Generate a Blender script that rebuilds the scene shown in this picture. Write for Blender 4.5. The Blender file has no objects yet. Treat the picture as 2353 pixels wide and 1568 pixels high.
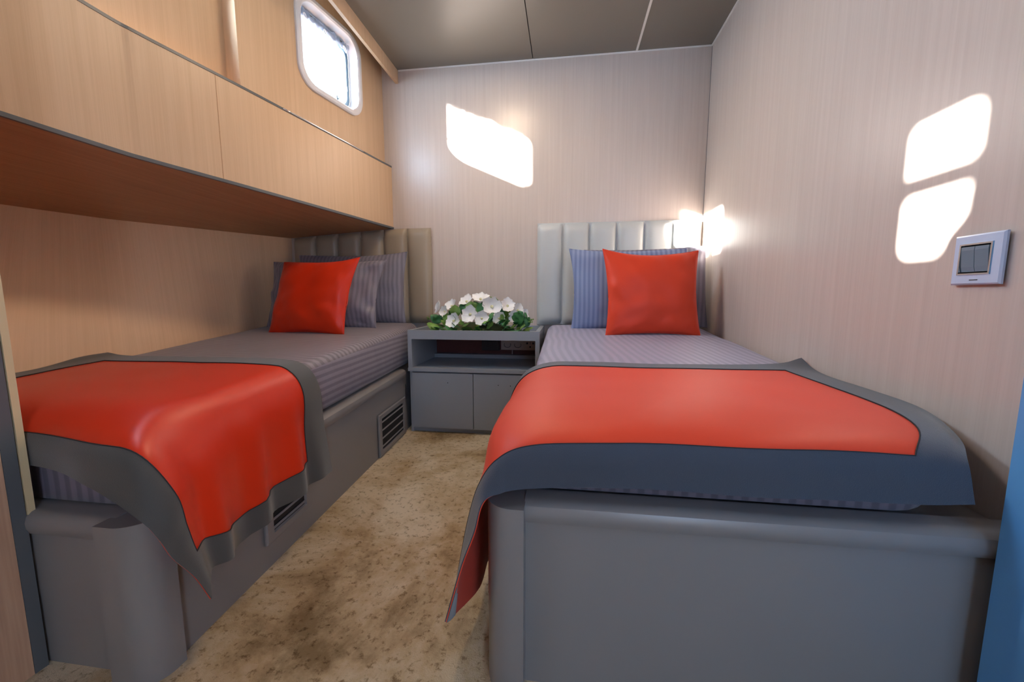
import bpy, bmesh, math, random
from mathutils import Vector, Matrix, noise
random.seed(7)
S = bpy.context.scene
C = S.collection

# ------------------------------------------------------------------ camera
cam_d = bpy.data.cameras.new('camera')
cam_d.sensor_width = 36.0
cam_d.lens = 900.26 * 36.0 / 2353.0
cam_d.clip_start = 0.02
cam = bpy.data.objects.new('camera', cam_d)
C.objects.link(cam)
cam.location = (0, 0, 0.8051)
cam.rotation_euler = (math.pi / 2 - 0.1166, 0, 0.1364)
S.camera = cam

# ------------------------------------------------------------------ view + world
S.view_settings.view_transform = 'Standard'
S.view_settings.look = 'None'
S.view_settings.gamma = 1.0
S.view_settings.use_curve_mapping = False
S.view_settings.exposure = 0.18

w = bpy.data.worlds.new('world')
S.world = w
w.use_nodes = True
bg = w.node_tree.nodes['Background']
bg.inputs['Color'].default_value = (0.62, 0.81, 1.0, 1)
bg.inputs['Strength'].default_value = 6.0

def light(name, kind, loc, energy, color, **k):
    d = bpy.data.lights.new(name, kind)
    d.energy = energy
    d.color = color
    aim = k.pop('aim', None)
    for a, b in k.items():
        setattr(d, a, b)
    o = bpy.data.objects.new(name, d)
    o.location = loc
    if aim is not None:
        o.rotation_euler = Vector(aim).to_track_quat('-Z', 'Y').to_euler()
    C.objects.link(o)
    return o

SUN = Vector((1.0, 0.52, -0.39))
light('sun', 'SUN', (-6, -4, 4), 85.0, (1.0, 0.97, 0.92), angle=math.radians(0.9), aim=SUN)
# warm downlights of the cabin ceiling, behind the picture's top edge
light('ceiling_spot_near', 'AREA', (-0.45, 1.78, 2.235), 10.0, (1.0, 0.76, 0.52), shape='DISK', size=0.26, aim=(0, 0, -1))
light('ceiling_spot_far', 'AREA', (0.10, 0.15, 2.235), 1.5, (1.0, 0.80, 0.60), shape='DISK', size=0.26, aim=(0, 0, -1))
# area lamps added to strengthen the skylight through the portlights
light('portlight_sky', 'AREA', (-1.53, 1.245, 2.07), 20.0, (0.56, 0.77, 1.0), shape='RECTANGLE', size=0.30, size_y=0.24, aim=(1, 0.10, -0.25))
light('portlight_sky_near', 'AREA', (-1.53, -0.165, 1.945), 18.0, (0.48, 0.70, 1.0), shape='RECTANGLE', size=0.18, size_y=0.28, aim=(1, 0.25, -0.25))
# blue fill lamp added behind the camera, for foot panels and right side
light('blue_fill', 'AREA', (0.68, -1.20, 1.20), 8.0, (0.16, 0.42, 1.0), shape='RECTANGLE', size=0.3, size_y=1.6, aim=(0.0, 1, -0.05))

# ------------------------------------------------------------------ helpers
def lk(name, me, parent=None):
    o = bpy.data.objects.new(name, me)
    C.objects.link(o)
    if parent is not None:
        o.parent = parent
    return o

def origin_of(o):
    v = Vector((0, 0, 0))
    while o is not None:
        v = v + o.location
        o = o.parent
    return v

def obj(name, bm, mats, parent=None, smooth=False, angle=None, label=None):
    """link a world-space bmesh as one object (vertices moved into the parent's frame)"""
    if parent is not None:
        off = -origin_of(parent)
        bmesh.ops.translate(bm, verts=bm.verts, vec=off)
    me = bpy.data.meshes.new(name)
    bmesh.ops.recalc_face_normals(bm, faces=bm.faces)
    if smooth:
        for f in bm.faces:
            f.smooth = True
        if angle is not None:
            for e in bm.edges:
                if len(e.link_faces) == 2 and e.calc_face_angle(0) > math.radians(angle):
                    e.smooth = False
    bm.to_mesh(me)
    bm.free()
    if not isinstance(mats, (list, tuple)):
        mats = [mats]
    for m in mats:
        me.materials.append(m)
    o = lk(name, me, parent)
    if label:
        o['label'] = label
    return o

def thing(name, label, cat, loc=(0, 0, 0), group=None):
    o = bpy.data.objects.new(name, None)
    o.empty_display_size = 0.05
    o.location = loc
    C.objects.link(o)
    o['label'] = label
    o['category'] = cat
    if group:
        o['group'] = group
    return o

def tag(o, label, cat, group=None):
    o['label'] = label
    o['category'] = cat
    if group:
        o['group'] = group
    return o

def struct(o, label=None):
    o['kind'] = 'structure'
    if label:
        o['label'] = label
    return o

def bevel(bm, w_, seg=2, edges=None, ang=30):
    if edges is None:
        edges = [e for e in bm.edges if len(e.link_faces) == 2 and e.calc_face_angle(0) > math.radians(ang)]
    bmesh.ops.bevel(bm, geom=edges, offset=w_, segments=seg, profile=0.5, affect='EDGES', clamp_overlap=True)

def box(bm, x0, x1, y0, y1, z0, z1, mi=0):
    vs = [bm.verts.new(p) for p in ((x0, y0, z0), (x1, y0, z0), (x1, y1, z0), (x0, y1, z0),
                                    (x0, y0, z1), (x1, y0, z1), (x1, y1, z1), (x0, y1, z1))]
    for q in ((3, 2, 1, 0), (4, 5, 6, 7), (0, 1, 5, 4), (1, 2, 6, 5), (2, 3, 7, 6), (3, 0, 4, 7)):
        f = bm.faces.new([vs[i] for i in q])
        f.material_index = mi
    return vs

def boxb(x0, x1, y0, y1, z0, z1, bv=0.0, seg=2):
    bm = bmesh.new()
    box(bm, x0, x1, y0, y1, z0, z1)
    if bv:
        bevel(bm, bv, seg)
    return bm

def prism(bm, foot, z0, z1, mi=0):
    """vertical prism on a footprint; z0/z1 numbers or functions of (x,y)"""
    f0 = z0 if callable(z0) else (lambda x, y: z0)
    f1 = z1 if callable(z1) else (lambda x, y: z1)
    a = [bm.verts.new((x, y, f0(x, y))) for x, y in foot]
    b = [bm.verts.new((x, y, f1(x, y))) for x, y in foot]
    n = len(foot)
    fs = [bm.faces.new(a[::-1]), bm.faces.new(b)]
    for i in range(n):
        fs.append(bm.faces.new((a[i], a[(i + 1) % n], b[(i + 1) % n], b[i])))
    for f in fs:
        f.material_index = mi
    return fs

def grid_faces(bm, P, closed=False):
    V = [[bm.verts.new(p) for p in row] for row in P]
    F = []
    for i in range(len(V) - 1):
        n = len(V[i])
        for j in range(n if closed else n - 1):
            F.append(bm.faces.new((V[i][j], V[i][(j + 1) % n], V[i + 1][(j + 1) % n], V[i + 1][j])))
    return V, F

def tube(bm, pts, r, n=8, cap=True, mi=0):
    pts = [Vector(p) for p in pts]
    rings = []
    up = Vector((0, 0, 1))
    for i, p in enumerate(pts):
        d = (pts[min(i + 1, len(pts) - 1)] - pts[max(i - 1, 0)]).normalized()
        a = d.cross(up)
        if a.length < 1e-3:
            a = d.cross(Vector((1, 0, 0)))
        a.normalize()
        b = d.cross(a)
        rr = r(i / (len(pts) - 1)) if callable(r) else r
        rings.append([bm.verts.new(p + a * math.cos(t) * rr + b * math.sin(t) * rr)
                      for t in [2 * math.pi * k / n for k in range(n)]])
    for i in range(len(rings) - 1):
        for k in range(n):
            f = bm.faces.new((rings[i][k], rings[i][(k + 1) % n], rings[i + 1][(k + 1) % n], rings[i + 1][k]))
            f.material_index = mi
    if cap:
        for f in (bm.faces.new(rings[0][::-1]), bm.faces.new(rings[-1])):
            f.material_index = mi

def cr(p0, p1, p2, p3, t):
    return 0.5 * ((2 * p1) + (-p0 + p2) * t + (2 * p0 - 5 * p1 + 4 * p2 - p3) * t * t + (-p0 + 3 * p1 - 3 * p2 + p3) * t ** 3)

def curve_up(pts, n):
    pts = [Vector(p) for p in pts]
    out = []
    m = len(pts)
    for i in range(m - 1):
        p0 = pts[i - 1] if i > 0 else pts[0] * 2 - pts[1]
        p3 = pts[i + 2] if i + 2 < m else pts[-1] * 2 - pts[-2]
        for k in range(n):
            out.append(cr(p0, pts[i], pts[i + 1], p3, k / n))
    out.append(pts[-1])
    return out

def interp(tab, t):
    for (a, va), (b, vb) in zip(tab, tab[1:]):
        if t <= b:
            k = max(0.0, (t - a) / (b - a))
            return va + (vb - va) * k
    return tab[-1][1]

# ------------------------------------------------------------------ materials
def new_mat(name):
    m = bpy.data.materials.new(name)
    m.use_nodes = True
    nt = m.node_tree
    return m, nt, nt.nodes['Principled BSDF']

def plain(name, col, rough=0.5, metal=0.0, spec=0.5, bump=0.0, bscale=200, var=0.0, vscale=4.0, coat=0.0, sheen=0.0):
    m, nt, b = new_mat(name)
    b.inputs['Base Color'].default_value = (*col, 1)
    b.inputs['Roughness'].default_value = rough
    b.inputs['Metallic'].default_value = metal
    b.inputs['Specular IOR Level'].default_value = spec
    b.inputs['Coat Weight'].default_value = coat
    b.inputs['Sheen Weight'].default_value = sheen
    tc = nt.nodes.new('ShaderNodeTexCoord')
    if bump:
        n = nt.nodes.new('ShaderNodeTexNoise')
        n.inputs['Scale'].default_value = bscale
        n.inputs['Detail'].default_value = 3
        nt.links.new(tc.outputs['Object'], n.inputs['Vector'])
        bp = nt.nodes.new('ShaderNodeBump')
        bp.inputs['Strength'].default_value = bump
        bp.inputs['Distance'].default_value = 0.002
        nt.links.new(n.outputs['Fac'], bp.inputs['Height'])
        nt.links.new(bp.outputs['Normal'], b.inputs['Normal'])
    if var:
        n2 = nt.nodes.new('ShaderNodeTexNoise')
        n2.inputs['Scale'].default_value = vscale
        n2.inputs['Detail'].default_value = 5
        nt.links.new(tc.outputs['Object'], n2.inputs['Vector'])
        r = nt.nodes.new('ShaderNodeValToRGB')
        r.color_ramp.elements[0].position = 0.3
        r.color_ramp.elements[1].position = 0.7
        r.color_ramp.elements[0].color = (*[c * (1 - var) for c in col], 1)
        r.color_ramp.elements[1].color = (*[min(1, c * (1 + var)) for c in col], 1)
        nt.links.new(n2.outputs['Fac'], r.inputs['Fac'])
        nt.links.new(r.outputs['Color'], b.inputs['Base Color'])
    return m

def wood(name, dark, light_, rough=0.4, scale=(55, 55, 1.3), contrast=(0.35, 0.68), spec=0.5, fine=0.5, coord='Object'):
    m, nt, b = new_mat(name)
    tc = nt.nodes.new('ShaderNodeTexCoord')
    mp = nt.nodes.new('ShaderNodeMapping')
    mp.inputs['Scale'].default_value = scale
    nt.links.new(tc.outputs[coord], mp.inputs['Vector'])
    n1 = nt.nodes.new('ShaderNodeTexNoise')
    n1.inputs['Scale'].default_value = 1.0
    n1.inputs['Detail'].default_value = 5
    n1.inputs['Roughness'].default_value = 0.6
    n1.inputs['Distortion'].default_value = 0.25
    nt.links.new(mp.outputs['Vector'], n1.inputs['Vector'])
    mp2 = nt.nodes.new('ShaderNodeMapping')
    mp2.inputs['Scale'].default_value = tuple(s * 5 if s > 10 else s * 2 for s in scale)
    nt.links.new(tc.outputs[coord], mp2.inputs['Vector'])
    n2 = nt.nodes.new('ShaderNodeTexNoise')
    n2.inputs['Scale'].default_value = 1.0
    n2.inputs['Detail'].default_value = 3
    nt.links.new(mp2.outputs['Vector'], n2.inputs['Vector'])
    mx = nt.nodes.new('ShaderNodeMix')
    mx.inputs[0].default_value = fine
    nt.links.new(n1.outputs['Fac'], mx.inputs[2])
    nt.links.new(n2.outputs['Fac'], mx.inputs[3])
    r = nt.nodes.new('ShaderNodeValToRGB')
    r.color_ramp.elements[0].position = contrast[0]
    r.color_ramp.elements[1].position = contrast[1]
    r.color_ramp.elements[0].color = (*dark, 1)
    r.color_ramp.elements[1].color = (*light_, 1)
    nt.links.new(mx.outputs[0], r.inputs['Fac'])
    nt.links.new(r.outputs['Color'], b.inputs['Base Color'])
    b.inputs['Roughness'].default_value = rough
    b.inputs['Specular IOR Level'].default_value = spec
    bp = nt.nodes.new('ShaderNodeBump')
    bp.inputs['Strength'].default_value = 0.08
    bp.inputs['Distance'].default_value = 0.001
    nt.links.new(mx.outputs[0], bp.inputs['Height'])
    nt.links.new(bp.outputs['Normal'], b.inputs['Normal'])
    return m

def striped(name, ca, cb, coord, period=0.028, warp=0.0, rough=0.42, angle=0.0, fine=900):
    """satin stripe cotton; coord picks the axis across which the stripes repeat"""
    m, nt, b = new_mat(name)
    tc = nt.nodes.new('ShaderNodeTexCoord')
    sep = nt.nodes.new('ShaderNodeSeparateXYZ')
    mp = nt.nodes.new('ShaderNodeMapping')
    mp.inputs['Rotation'].default_value = (0, 0, angle)
    nt.links.new(tc.outputs['Object'], mp.inputs['Vector'])
    nt.links.new(mp.outputs['Vector'], sep.inputs['Vector'])
    val = sep.outputs[coord]
    if warp:
        n = nt.nodes.new('ShaderNodeTexNoise')
        n.inputs['Scale'].default_value = 2.2
        n.inputs['Detail'].default_value = 1
        nt.links.new(tc.outputs['Object'], n.inputs['Vector'])
        ma = nt.nodes.new('ShaderNodeMath')
        ma.operation = 'MULTIPLY_ADD'
        ma.inputs[1].default_value = warp
        nt.links.new(n.outputs['Fac'], ma.inputs[0])
        nt.links.new(val, ma.inputs[2])
        val = ma.outputs[0]
    mu = nt.nodes.new('ShaderNodeMath')
    mu.operation = 'MULTIPLY'
    mu.inputs[1].default_value = 2 * math.pi / period
    nt.links.new(val, mu.inputs[0])
    si = nt.nodes.new('ShaderNodeMath')
    si.operation = 'SINE'
    nt.links.new(mu.outputs[0], si.inputs[0])
    r = nt.nodes.new('ShaderNodeValToRGB')
    mr = nt.nodes.new('ShaderNodeMapRange')
    mr.inputs[1].default_value = -1
    mr.inputs[2].default_value = 1
    nt.links.new(si.outputs[0], mr.inputs[0])
    nt.links.new(mr.outputs[0], r.inputs['Fac'])
    r.color_ramp.elements[0].position = 0.30
    r.color_ramp.elements[1].position = 0.62
    r.color_ramp.elements[0].color = (*ca, 1)
    r.color_ramp.elements[1].color = (*cb, 1)
    nt.links.new(r.outputs['Color'], b.inputs['Base Color'])
    rr = nt.nodes.new('ShaderNodeMapRange')
    rr.inputs[3].default_value = rough + 0.18
    rr.inputs[4].default_value = rough
    nt.links.new(mr.outputs[0], rr.inputs[0])
    nt.links.new(rr.outputs[0], b.inputs['Roughness'])
    b.inputs['Sheen Weight'].default_value = 0.15
    n2 = nt.nodes.new('ShaderNodeTexNoise')
    n2.inputs['Scale'].default_value = 9
    n2.inputs['Detail'].default_value = 3
    nt.links.new(tc.outputs['Object'], n2.inputs['Vector'])
    ad = nt.nodes.new('ShaderNodeMath')
    ad.operation = 'MULTIPLY_ADD'
    ad.inputs[1].default_value = 0.12
    nt.links.new(mr.outputs[0], ad.inputs[0])
    nt.links.new(n2.outputs['Fac'], ad.inputs[2])
    bp = nt.nodes.new('ShaderNodeBump')
    bp.inputs['Strength'].default_value = 0.35
    bp.inputs['Distance'].default_value = 0.008
    nt.links.new(ad.outputs[0], bp.inputs['Height'])
    nt.links.new(bp.outputs['Normal'], b.inputs['Normal'])
    return m

def carpet_mat():
    m, nt, b = new_mat('mottled_carpet')
    tc = nt.nodes.new('ShaderNodeTexCoord')
    def nz(scale, detail, rough=0.6, dist=0.0, vec=None):
        n = nt.nodes.new('ShaderNodeTexNoise')
        n.inputs['Scale'].default_value = scale
        n.inputs['Detail'].default_value = detail
        n.inputs['Roughness'].default_value = rough
        n.inputs['Distortion'].default_value = dist
        nt.links.new(vec or tc.outputs['Object'], n.inputs['Vector'])
        return n
    a = nz(1.9, 10, 0.68, 0.35)
    r1 = nt.nodes.new('ShaderNodeValToRGB')
    e = r1.color_ramp.elements
    e[0].position = 0.38
    e[0].color = (0.27, 0.18, 0.09, 1)
    e[1].position = 0.57
    e[1].color = (0.74, 0.61, 0.43, 1)
    x = e.new(0.47)
    x.color = (0.55, 0.405, 0.235, 1)
    nt.links.new(a.outputs['Fac'], r1.inputs['Fac'])
    s = nz(48, 4, 0.7)
    r2 = nt.nodes.new('ShaderNodeValToRGB')
    r2.color_ramp.elements[0].position = 0.33
    r2.color_ramp.elements[0].color = (0.34, 0.27, 0.19, 1)
    r2.color_ramp.elements[1].position = 0.46
    r2.color_ramp.elements[1].color = (1.0, 1.0, 1.0, 1)
    nt.links.new(s.outputs['Fac'], r2.inputs['Fac'])
    mx = nt.nodes.new('ShaderNodeMix')
    mx.data_type = 'RGBA'
    mx.blend_type = 'MULTIPLY'
    mx.inputs[0].default_value = 0.8
    nt.links.new(r1.outputs['Color'], mx.inputs[6])
    nt.links.new(r2.outputs['Color'], mx.inputs[7])
    nt.links.new(mx.outputs[2], b.inputs['Base Color'])
    b.inputs['Roughness'].default_value = 0.95
    b.inputs['Specular IOR Level'].default_value = 0.1
    f = nz(260, 3, 0.8)
    ad = nt.nodes.new('ShaderNodeMath')
    ad.operation = 'ADD'
    nt.links.new(f.outputs['Fac'], ad.inputs[0])
    nt.links.new(s.outputs['Fac'], ad.inputs[1])
    bp = nt.nodes.new('ShaderNodeBump')
    bp.inputs['Strength'].default_value = 0.8
    bp.inputs['Distance'].default_value = 0.008
    nt.links.new(ad.outputs[0], bp.inputs['Height'])
    nt.links.new(bp.outputs['Normal'], b.inputs['Normal'])
    return m

M = {}
M['laminate'] = wood('pale_wood_laminate', (0.52, 0.438, 0.39), (0.59, 0.508, 0.455), fine=0.35, rough=0.30, contrast=(0.30, 0.62))
M['laminate_warm_lit'] = wood('wood_laminate_warm_lit', (0.55, 0.37, 0.225), (0.63, 0.44, 0.285), fine=0.35, rough=0.42, contrast=(0.30, 0.62))  # same laminate as the pale one, warm light put into its colour
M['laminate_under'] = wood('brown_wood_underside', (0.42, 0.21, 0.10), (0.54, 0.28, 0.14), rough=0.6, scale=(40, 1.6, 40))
M['laminate_hull'] = wood('hull_laminate_lit', (0.68, 0.44, 0.265), (0.76, 0.51, 0.325), fine=0.35, rough=0.42, contrast=(0.30, 0.62), scale=(55, 1.3, 1), coord='UV')  # same laminate, base colour raised to stand in for light on this wall
M['laminate_near'] = wood('knotty_wood_panel', (0.38, 0.21, 0.13), (0.60, 0.37, 0.24), rough=0.5, scale=(30, 30, 1.6), contrast=(0.32, 0.66), fine=0.3)
M['ceiling'] = plain('satin_ceiling_panel', (0.19, 0.172, 0.145), rough=0.40, spec=0.9)
M['white_trim'] = plain('white_plastic_trim', (0.80, 0.78, 0.74), rough=0.35)
M['black_gap'] = plain('black_joint', (0.010, 0.010, 0.010), rough=0.8)
M['grey_trim'] = plain('grey_edge_trim', (0.10, 0.11, 0.12), rough=0.4)
M['chrome'] = plain('chrome', (0.86, 0.86, 0.88), rough=0.12, metal=1.0)
M['paint'] = plain('grey_painted_wood', (0.21, 0.20, 0.198), rough=0.30, bump=0.05, bscale=300)
M['paint_stand'] = plain('grey_painted_wood_cool_lit', (0.28, 0.305, 0.34), rough=0.34, bump=0.05, bscale=300)  # grey stand paint with the blue light on it mixed into the colour
M['jamb'] = plain('jamb_blue_cast', (0.12, 0.36, 0.72), rough=0.38)  # grey jamb, the strong blue light on it put into the base colour
M['carpet'] = carpet_mat()
M['leather'] = plain('taupe_leatherette', (0.33, 0.27, 0.20), rough=0.40, bump=0.12, bscale=420)
M['leather_pale'] = plain('pale_grey_leatherette', (0.50, 0.52, 0.51), rough=0.38, bump=0.12, bscale=420)
M['red'] = plain('red_satin_cloth', (0.66, 0.030, 0.005), rough=0.36, spec=0.35, bump=0.10, bscale=900, sheen=0.03)
M['red_right'] = plain('red_cloth_lit', (0.70, 0.050, 0.014), rough=0.50, spec=0.35, bump=0.12, bscale=900, sheen=0.08)  # same red cloth, stronger light of the right bed mixed into its colour
M['grey_cloth'] = plain('charcoal_border_cloth', (0.055, 0.056, 0.053), rough=0.75, bump=0.25, bscale=700, sheen=0.3)
M['grey_cloth_right'] = plain('slate_border_cloth', (0.032, 0.044, 0.066), rough=0.70, bump=0.3, bscale=500, sheen=0.3)
M['rubber'] = plain('black_rubber', (0.02, 0.025, 0.03), rough=0.6)
M['thread'] = plain('dark_stitching', (0.015, 0.015, 0.018), rough=0.8)
M['pvc'] = plain('white_window_plastic', (0.72, 0.72, 0.76), rough=0.32)
M['gasket'] = plain('blue_grey_gasket', (0.12, 0.20, 0.28), rough=0.5)
M['socket'] = plain('cream_socket_plastic', (0.62, 0.50, 0.44), rough=0.4)
M['device'] = plain('black_device_plastic', (0.015, 0.017, 0.022), rough=0.45)
M['switch_plate'] = plain('white_plate_blue_reflection', (0.52, 0.62, 0.80), rough=0.3)  # white plate, reflection of the blue door mixed into its colour
M['rocker'] = plain('grey_blue_rocker', (0.16, 0.22, 0.28), rough=0.28)
M['strip'] = plain('cream_edge_strip', (0.62, 0.50, 0.30), rough=0.5)
M['stitch_white'] = plain('white_zip', (0.8, 0.8, 0.8), rough=0.5)
LIL_A, LIL_B = (0.16, 0.14, 0.185), (0.245, 0.22, 0.275)  # one lilac sheet; copies below carry each face's light in their tones
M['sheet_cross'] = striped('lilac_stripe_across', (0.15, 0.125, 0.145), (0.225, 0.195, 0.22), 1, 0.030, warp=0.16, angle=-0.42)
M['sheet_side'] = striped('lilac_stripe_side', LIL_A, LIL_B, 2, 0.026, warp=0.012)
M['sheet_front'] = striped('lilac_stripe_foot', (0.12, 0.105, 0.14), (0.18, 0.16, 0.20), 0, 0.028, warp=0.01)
M['sheet_along'] = striped('lilac_stripe_along', (0.275, 0.27, 0.38), (0.33, 0.32, 0.44), 0, 0.032, warp=0.10, angle=-0.10)  # right bed copy, blue light mixed into the stripe colours
M['pillow_stripe'] = striped('lilac_stripe_pillow', (0.16, 0.148, 0.188), (0.215, 0.20, 0.245), 0, 0.026, warp=0.02)
M['pillow_blue'] = striped('blue_lilac_stripe_pillow', (0.15, 0.20, 0.36), (0.23, 0.29, 0.46), 0, 0.026, warp=0.02)
M['petal'] = plain('white_petal', (0.86, 0.86, 0.84), rough=0.5, var=0.06, vscale=30)
M['petal_cream'] = plain('cream_petal_centre', (0.72, 0.70, 0.42), rough=0.5)
M['leaf'] = plain('green_leaf', (0.045, 0.17, 0.05), rough=0.45, var=0.4, vscale=25)
M['leaf_light'] = plain('light_green_leaf', (0.16, 0.29, 0.06), rough=0.5, var=0.3, vscale=25)
M['stem'] = plain('green_stem', (0.06, 0.11, 0.03), rough=0.6)
M['foam'] = plain('olive_moss_base', (0.08, 0.085, 0.03), rough=0.9, bump=0.8, bscale=120)

def glass_mat():
    m = bpy.data.materials.new('window_glass')
    m.use_nodes = True
    nt = m.node_tree
    nt.nodes.remove(nt.nodes['Principled BSDF'])
    t = nt.nodes.new('ShaderNodeBsdfTransparent')
    t.inputs['Color'].default_value = (0.96, 0.98, 1, 1)
    g = nt.nodes.new('ShaderNodeBsdfGlossy')
    g.inputs['Roughness'].default_value = 0.02
    mx = nt.nodes.new('ShaderNodeMixShader')
    mx.inputs[0].default_value = 0.06
    nt.links.new(t.outputs[0], mx.inputs[1])
    nt.links.new(g.outputs[0], mx.inputs[2])
    nt.links.new(mx.outputs[0], nt.nodes['Material Output'].inputs['Surface'])
    return m
M['glass'] = glass_mat()
def film_mat():
    m, nt, b = new_mat('crumpled_clear_film')
    b.inputs['Base Color'].default_value = (0.30, 0.38, 0.52, 1)
    b.inputs['Roughness'].default_value = 0.2
    b.inputs['Alpha'].default_value = 0.75
    return m
M['film'] = film_mat()

# ------------------------------------------------------------------ the room shell
YB = 2.6       # back wall
XR = 0.8206    # right wall
ZC = 2.2516    # ceiling
ZBACK = -1.35  # wall behind the camera

bm = bmesh.new(); box(bm, -2.6, 1.1, ZBACK - 0.1, 2.75, -0.06, 0.0)
struct(obj('floor', bm, M['carpet']), 'beige and brown mottled carpet')

bm = bmesh.new()
loop = [(-2.15, 0), (1.0, 0), (1.0, 2.55), (-1.34, 2.55), (-1.34, 1.60), (-2.15, 1.60)]
fa_, fb_ = [bm.verts.new((x, YB, z)) for x, z in loop], [bm.verts.new((x, YB + 0.06, z)) for x, z in loop]
bm.faces.new(fa_); bm.faces.new(fb_[::-1])
for i in range(6):
    bm.faces.new((fa_[i], fb_[i], fb_[(i + 1) % 6], fa_[(i + 1) % 6]))
struct(obj('wall_back', bm, M['laminate']), 'pale wood laminate wall behind the headboards')

bm = bmesh.new(); box(bm, XR, XR + 0.06, 0.80, YB, 0, 2.40)
struct(obj('wall_right', bm, M['laminate']), 'pale wood laminate wall with the light switch')
bm = bmesh.new(); box(bm, XR, XR + 0.06, ZBACK, 0.80, 0, 2.40)
struct(obj('wall_right_near', bm, M['laminate']))

# rear wall behind the camera, with an opening added to let in light
bm = bmesh.new()
box(bm, -1.6, 0.52, ZBACK - 0.06, ZBACK, 0, 2.4)
box(bm, 0.52, XR + 0.06, ZBACK - 0.06, ZBACK, 2.05, 2.4)
struct(obj('wall_near', bm, M['laminate_warm_lit']))

# window wall (upper left), slanted in plan, X = WX(y)
def WX(y):
    return -1.215 - 0.185 * (2.6 - y)
WN = Vector((1.0, -0.185, 0)).normalized()      # normal into the room
WT = Vector((0.185, 1.0, 0)).normalized()       # along the wall, away from the camera

def rrect(cy, cz, hw, hh, r, n=8):
    out = []
    for (sx, sz, a0) in ((1, 1, 0), (-1, 1, 90), (-1, -1, 180), (1, -1, 270)):
        for k in range(n + 1):
            a = math.radians(a0 + 90 * k / n)
            out.append((cy + sx * (hw - r) + r * math.cos(a), cz + sz * (hh - r) + r * math.sin(a)))
    return out

def wall_with_hole(bm, to3d, outer, hole, depth):
    """outer: 4 corners (u,v) counter-clockwise from upper right; hole: rounded rectangle loop from rrect"""
    n = len(hole) // 4
    for d, flip in ((0, False), (depth, True)):
        oc = [bm.verts.new(to3d(u, v, d)) for u, v in outer]
        hv = [bm.verts.new(to3d(u, v, d)) for u, v in hole]
        for q in range(4):
            for k in range(n - 1):
                a, b = hv[q * n + k], hv[q * n + k + 1]
                bm.faces.new((oc[q], b, a) if not flip else (oc[q], a, b))
            a, b = hv[q * n + n - 1], hv[((q + 1) * n) % len(hv)]
            bm.faces.new((oc[q], oc[(q + 1) % 4], b, a))
        if d == 0:
            H0 = hv
        else:
            H1 = hv
    for i in range(len(hole)):
        j = (i + 1) % len(hole)
        bm.faces.new((H0[i], H0[j], H1[j], H1[i]))

O0 = Vector((WX(2.6), 2.6, 0))
def w1(u, v, d):      # u along the wall measured from the far corner (negative towards the camera)
    p = O0 + WT * u - WN * d
    return (p.x, p.y, v)
U_L = -(2.6 - 1.62) / WT.y
wc_u = -(2.6 - 2.157) / WT.y
HOLE = rrect(wc_u, 2.088, 0.206, 0.200, 0.085)
bm = bmesh.new()
wall_with_hole(bm, w1, [(0.02, 2.55), (U_L, 2.55), (U_L, 1.55), (0.02, 1.55)], HOLE, 0.075)
# near end return face of the projecting panel
for (a, b) in (((U_L, 0), (U_L, 0.14)),):
    p = [w1(a[0], 1.55, a[1]), w1(b[0], 1.55, b[1]), w1(b[0], 2.55, b[1]), w1(a[0], 2.55, a[1])]
    bm.faces.new([bm.verts.new(q) for q in p])
struct(obj('wall_left_window', bm, M['laminate_warm_lit']), 'wood laminate panel around the window')

# recessed panel nearer the camera with its own window, out of frame
def w2(u, v, d):
    return (-1.470 - d, u, v)
bm = bmesh.new()
wall_with_hole(bm, w2, [(1.70, 2.55), (0.60, 2.55), (0.60, 1.55), (1.70, 1.55)], rrect(1.268, 2.060, 0.200, 0.125, 0.035), 0.05)
struct(obj('wall_left_recess', bm, M['laminate_warm_lit']), 'recessed wood laminate panel beside the window panel')
bm = bmesh.new()
wall_with_hole(bm, w2, [(0.60, 2.40), (ZBACK, 2.40), (ZBACK, 0), (0.60, 0)], rrect(-0.170, 1.950, 0.090, 0.156, 0.030), 0.05)
box(bm, -1.515, -1.470, -0.28, -0.07, 1.940, 1.986)
loop = [(-0.275, 1.945), (-0.240, 1.945), (-0.236, 1.878), (-0.203, 1.840), (-0.182, 1.785), (-0.275, 1.785)]  # unseen plate added in the opening, shaped to trim the sun patch
fa_, fb_ = [bm.verts.new((-1.49, y, z)) for y, z in loop], [bm.verts.new((-1.50, y, z)) for y, z in loop]
bm.faces.new(fa_); bm.faces.new(fb_[::-1])
for i in range(6):
    bm.faces.new((fa_[i], fb_[i], fb_[(i + 1) % 6], fa_[(i + 1) % 6]))
struct(obj('wall_left_near', bm, M['laminate_warm_lit']))

# lower hull-side wall between the beds' mattress and the locker, warped like the photo's
low = [(0.6, -1.64), (1.0, -1.67), (1.25, -1.71), (1.8, -1.82), (2.3, -1.92), (2.62, -1.955)]
top = [(0.6, -2.12, 1.125), (1.227, -2.08, 1.138), (1.54, -2.05, 1.144), (1.82, -2.01, 1.158), (2.18, -1.965, 1.178), (2.62, -1.93, 1.205)]
def wall_low_x(y): return interp(low, y)
N = 24
ys = [0.6 + (2.62 - 0.6) * i / N for i in range(N + 1)]
tX = [(a, b) for a, b, c in top]; tZ = [(a, c) for a, b, c in top]
P = []
for y in ys:
    xa = interp(low, y)
    dy = max(0.0, 0.47 * (1 - (y - 1.2) / 1.1)) * 0.58
    yt = min(2.62, y + dy)
    xb, zt_ = interp(tX, yt), interp(tZ, yt)
    P.append([(xa, y, 0.30), (xa, y, 0.56), (xa + (xb - xa) / 2, (y + yt) / 2, (0.56 + zt_) / 2), (xb, yt, zt_), (xb - 0.01, yt, zt_ + 0.05)])
P.insert(0, [(-1.64, 0.598, z) for z in (0.30, 0.56, 0.85, 1.13, 1.18)])
ys.insert(0, 0.598)
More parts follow.
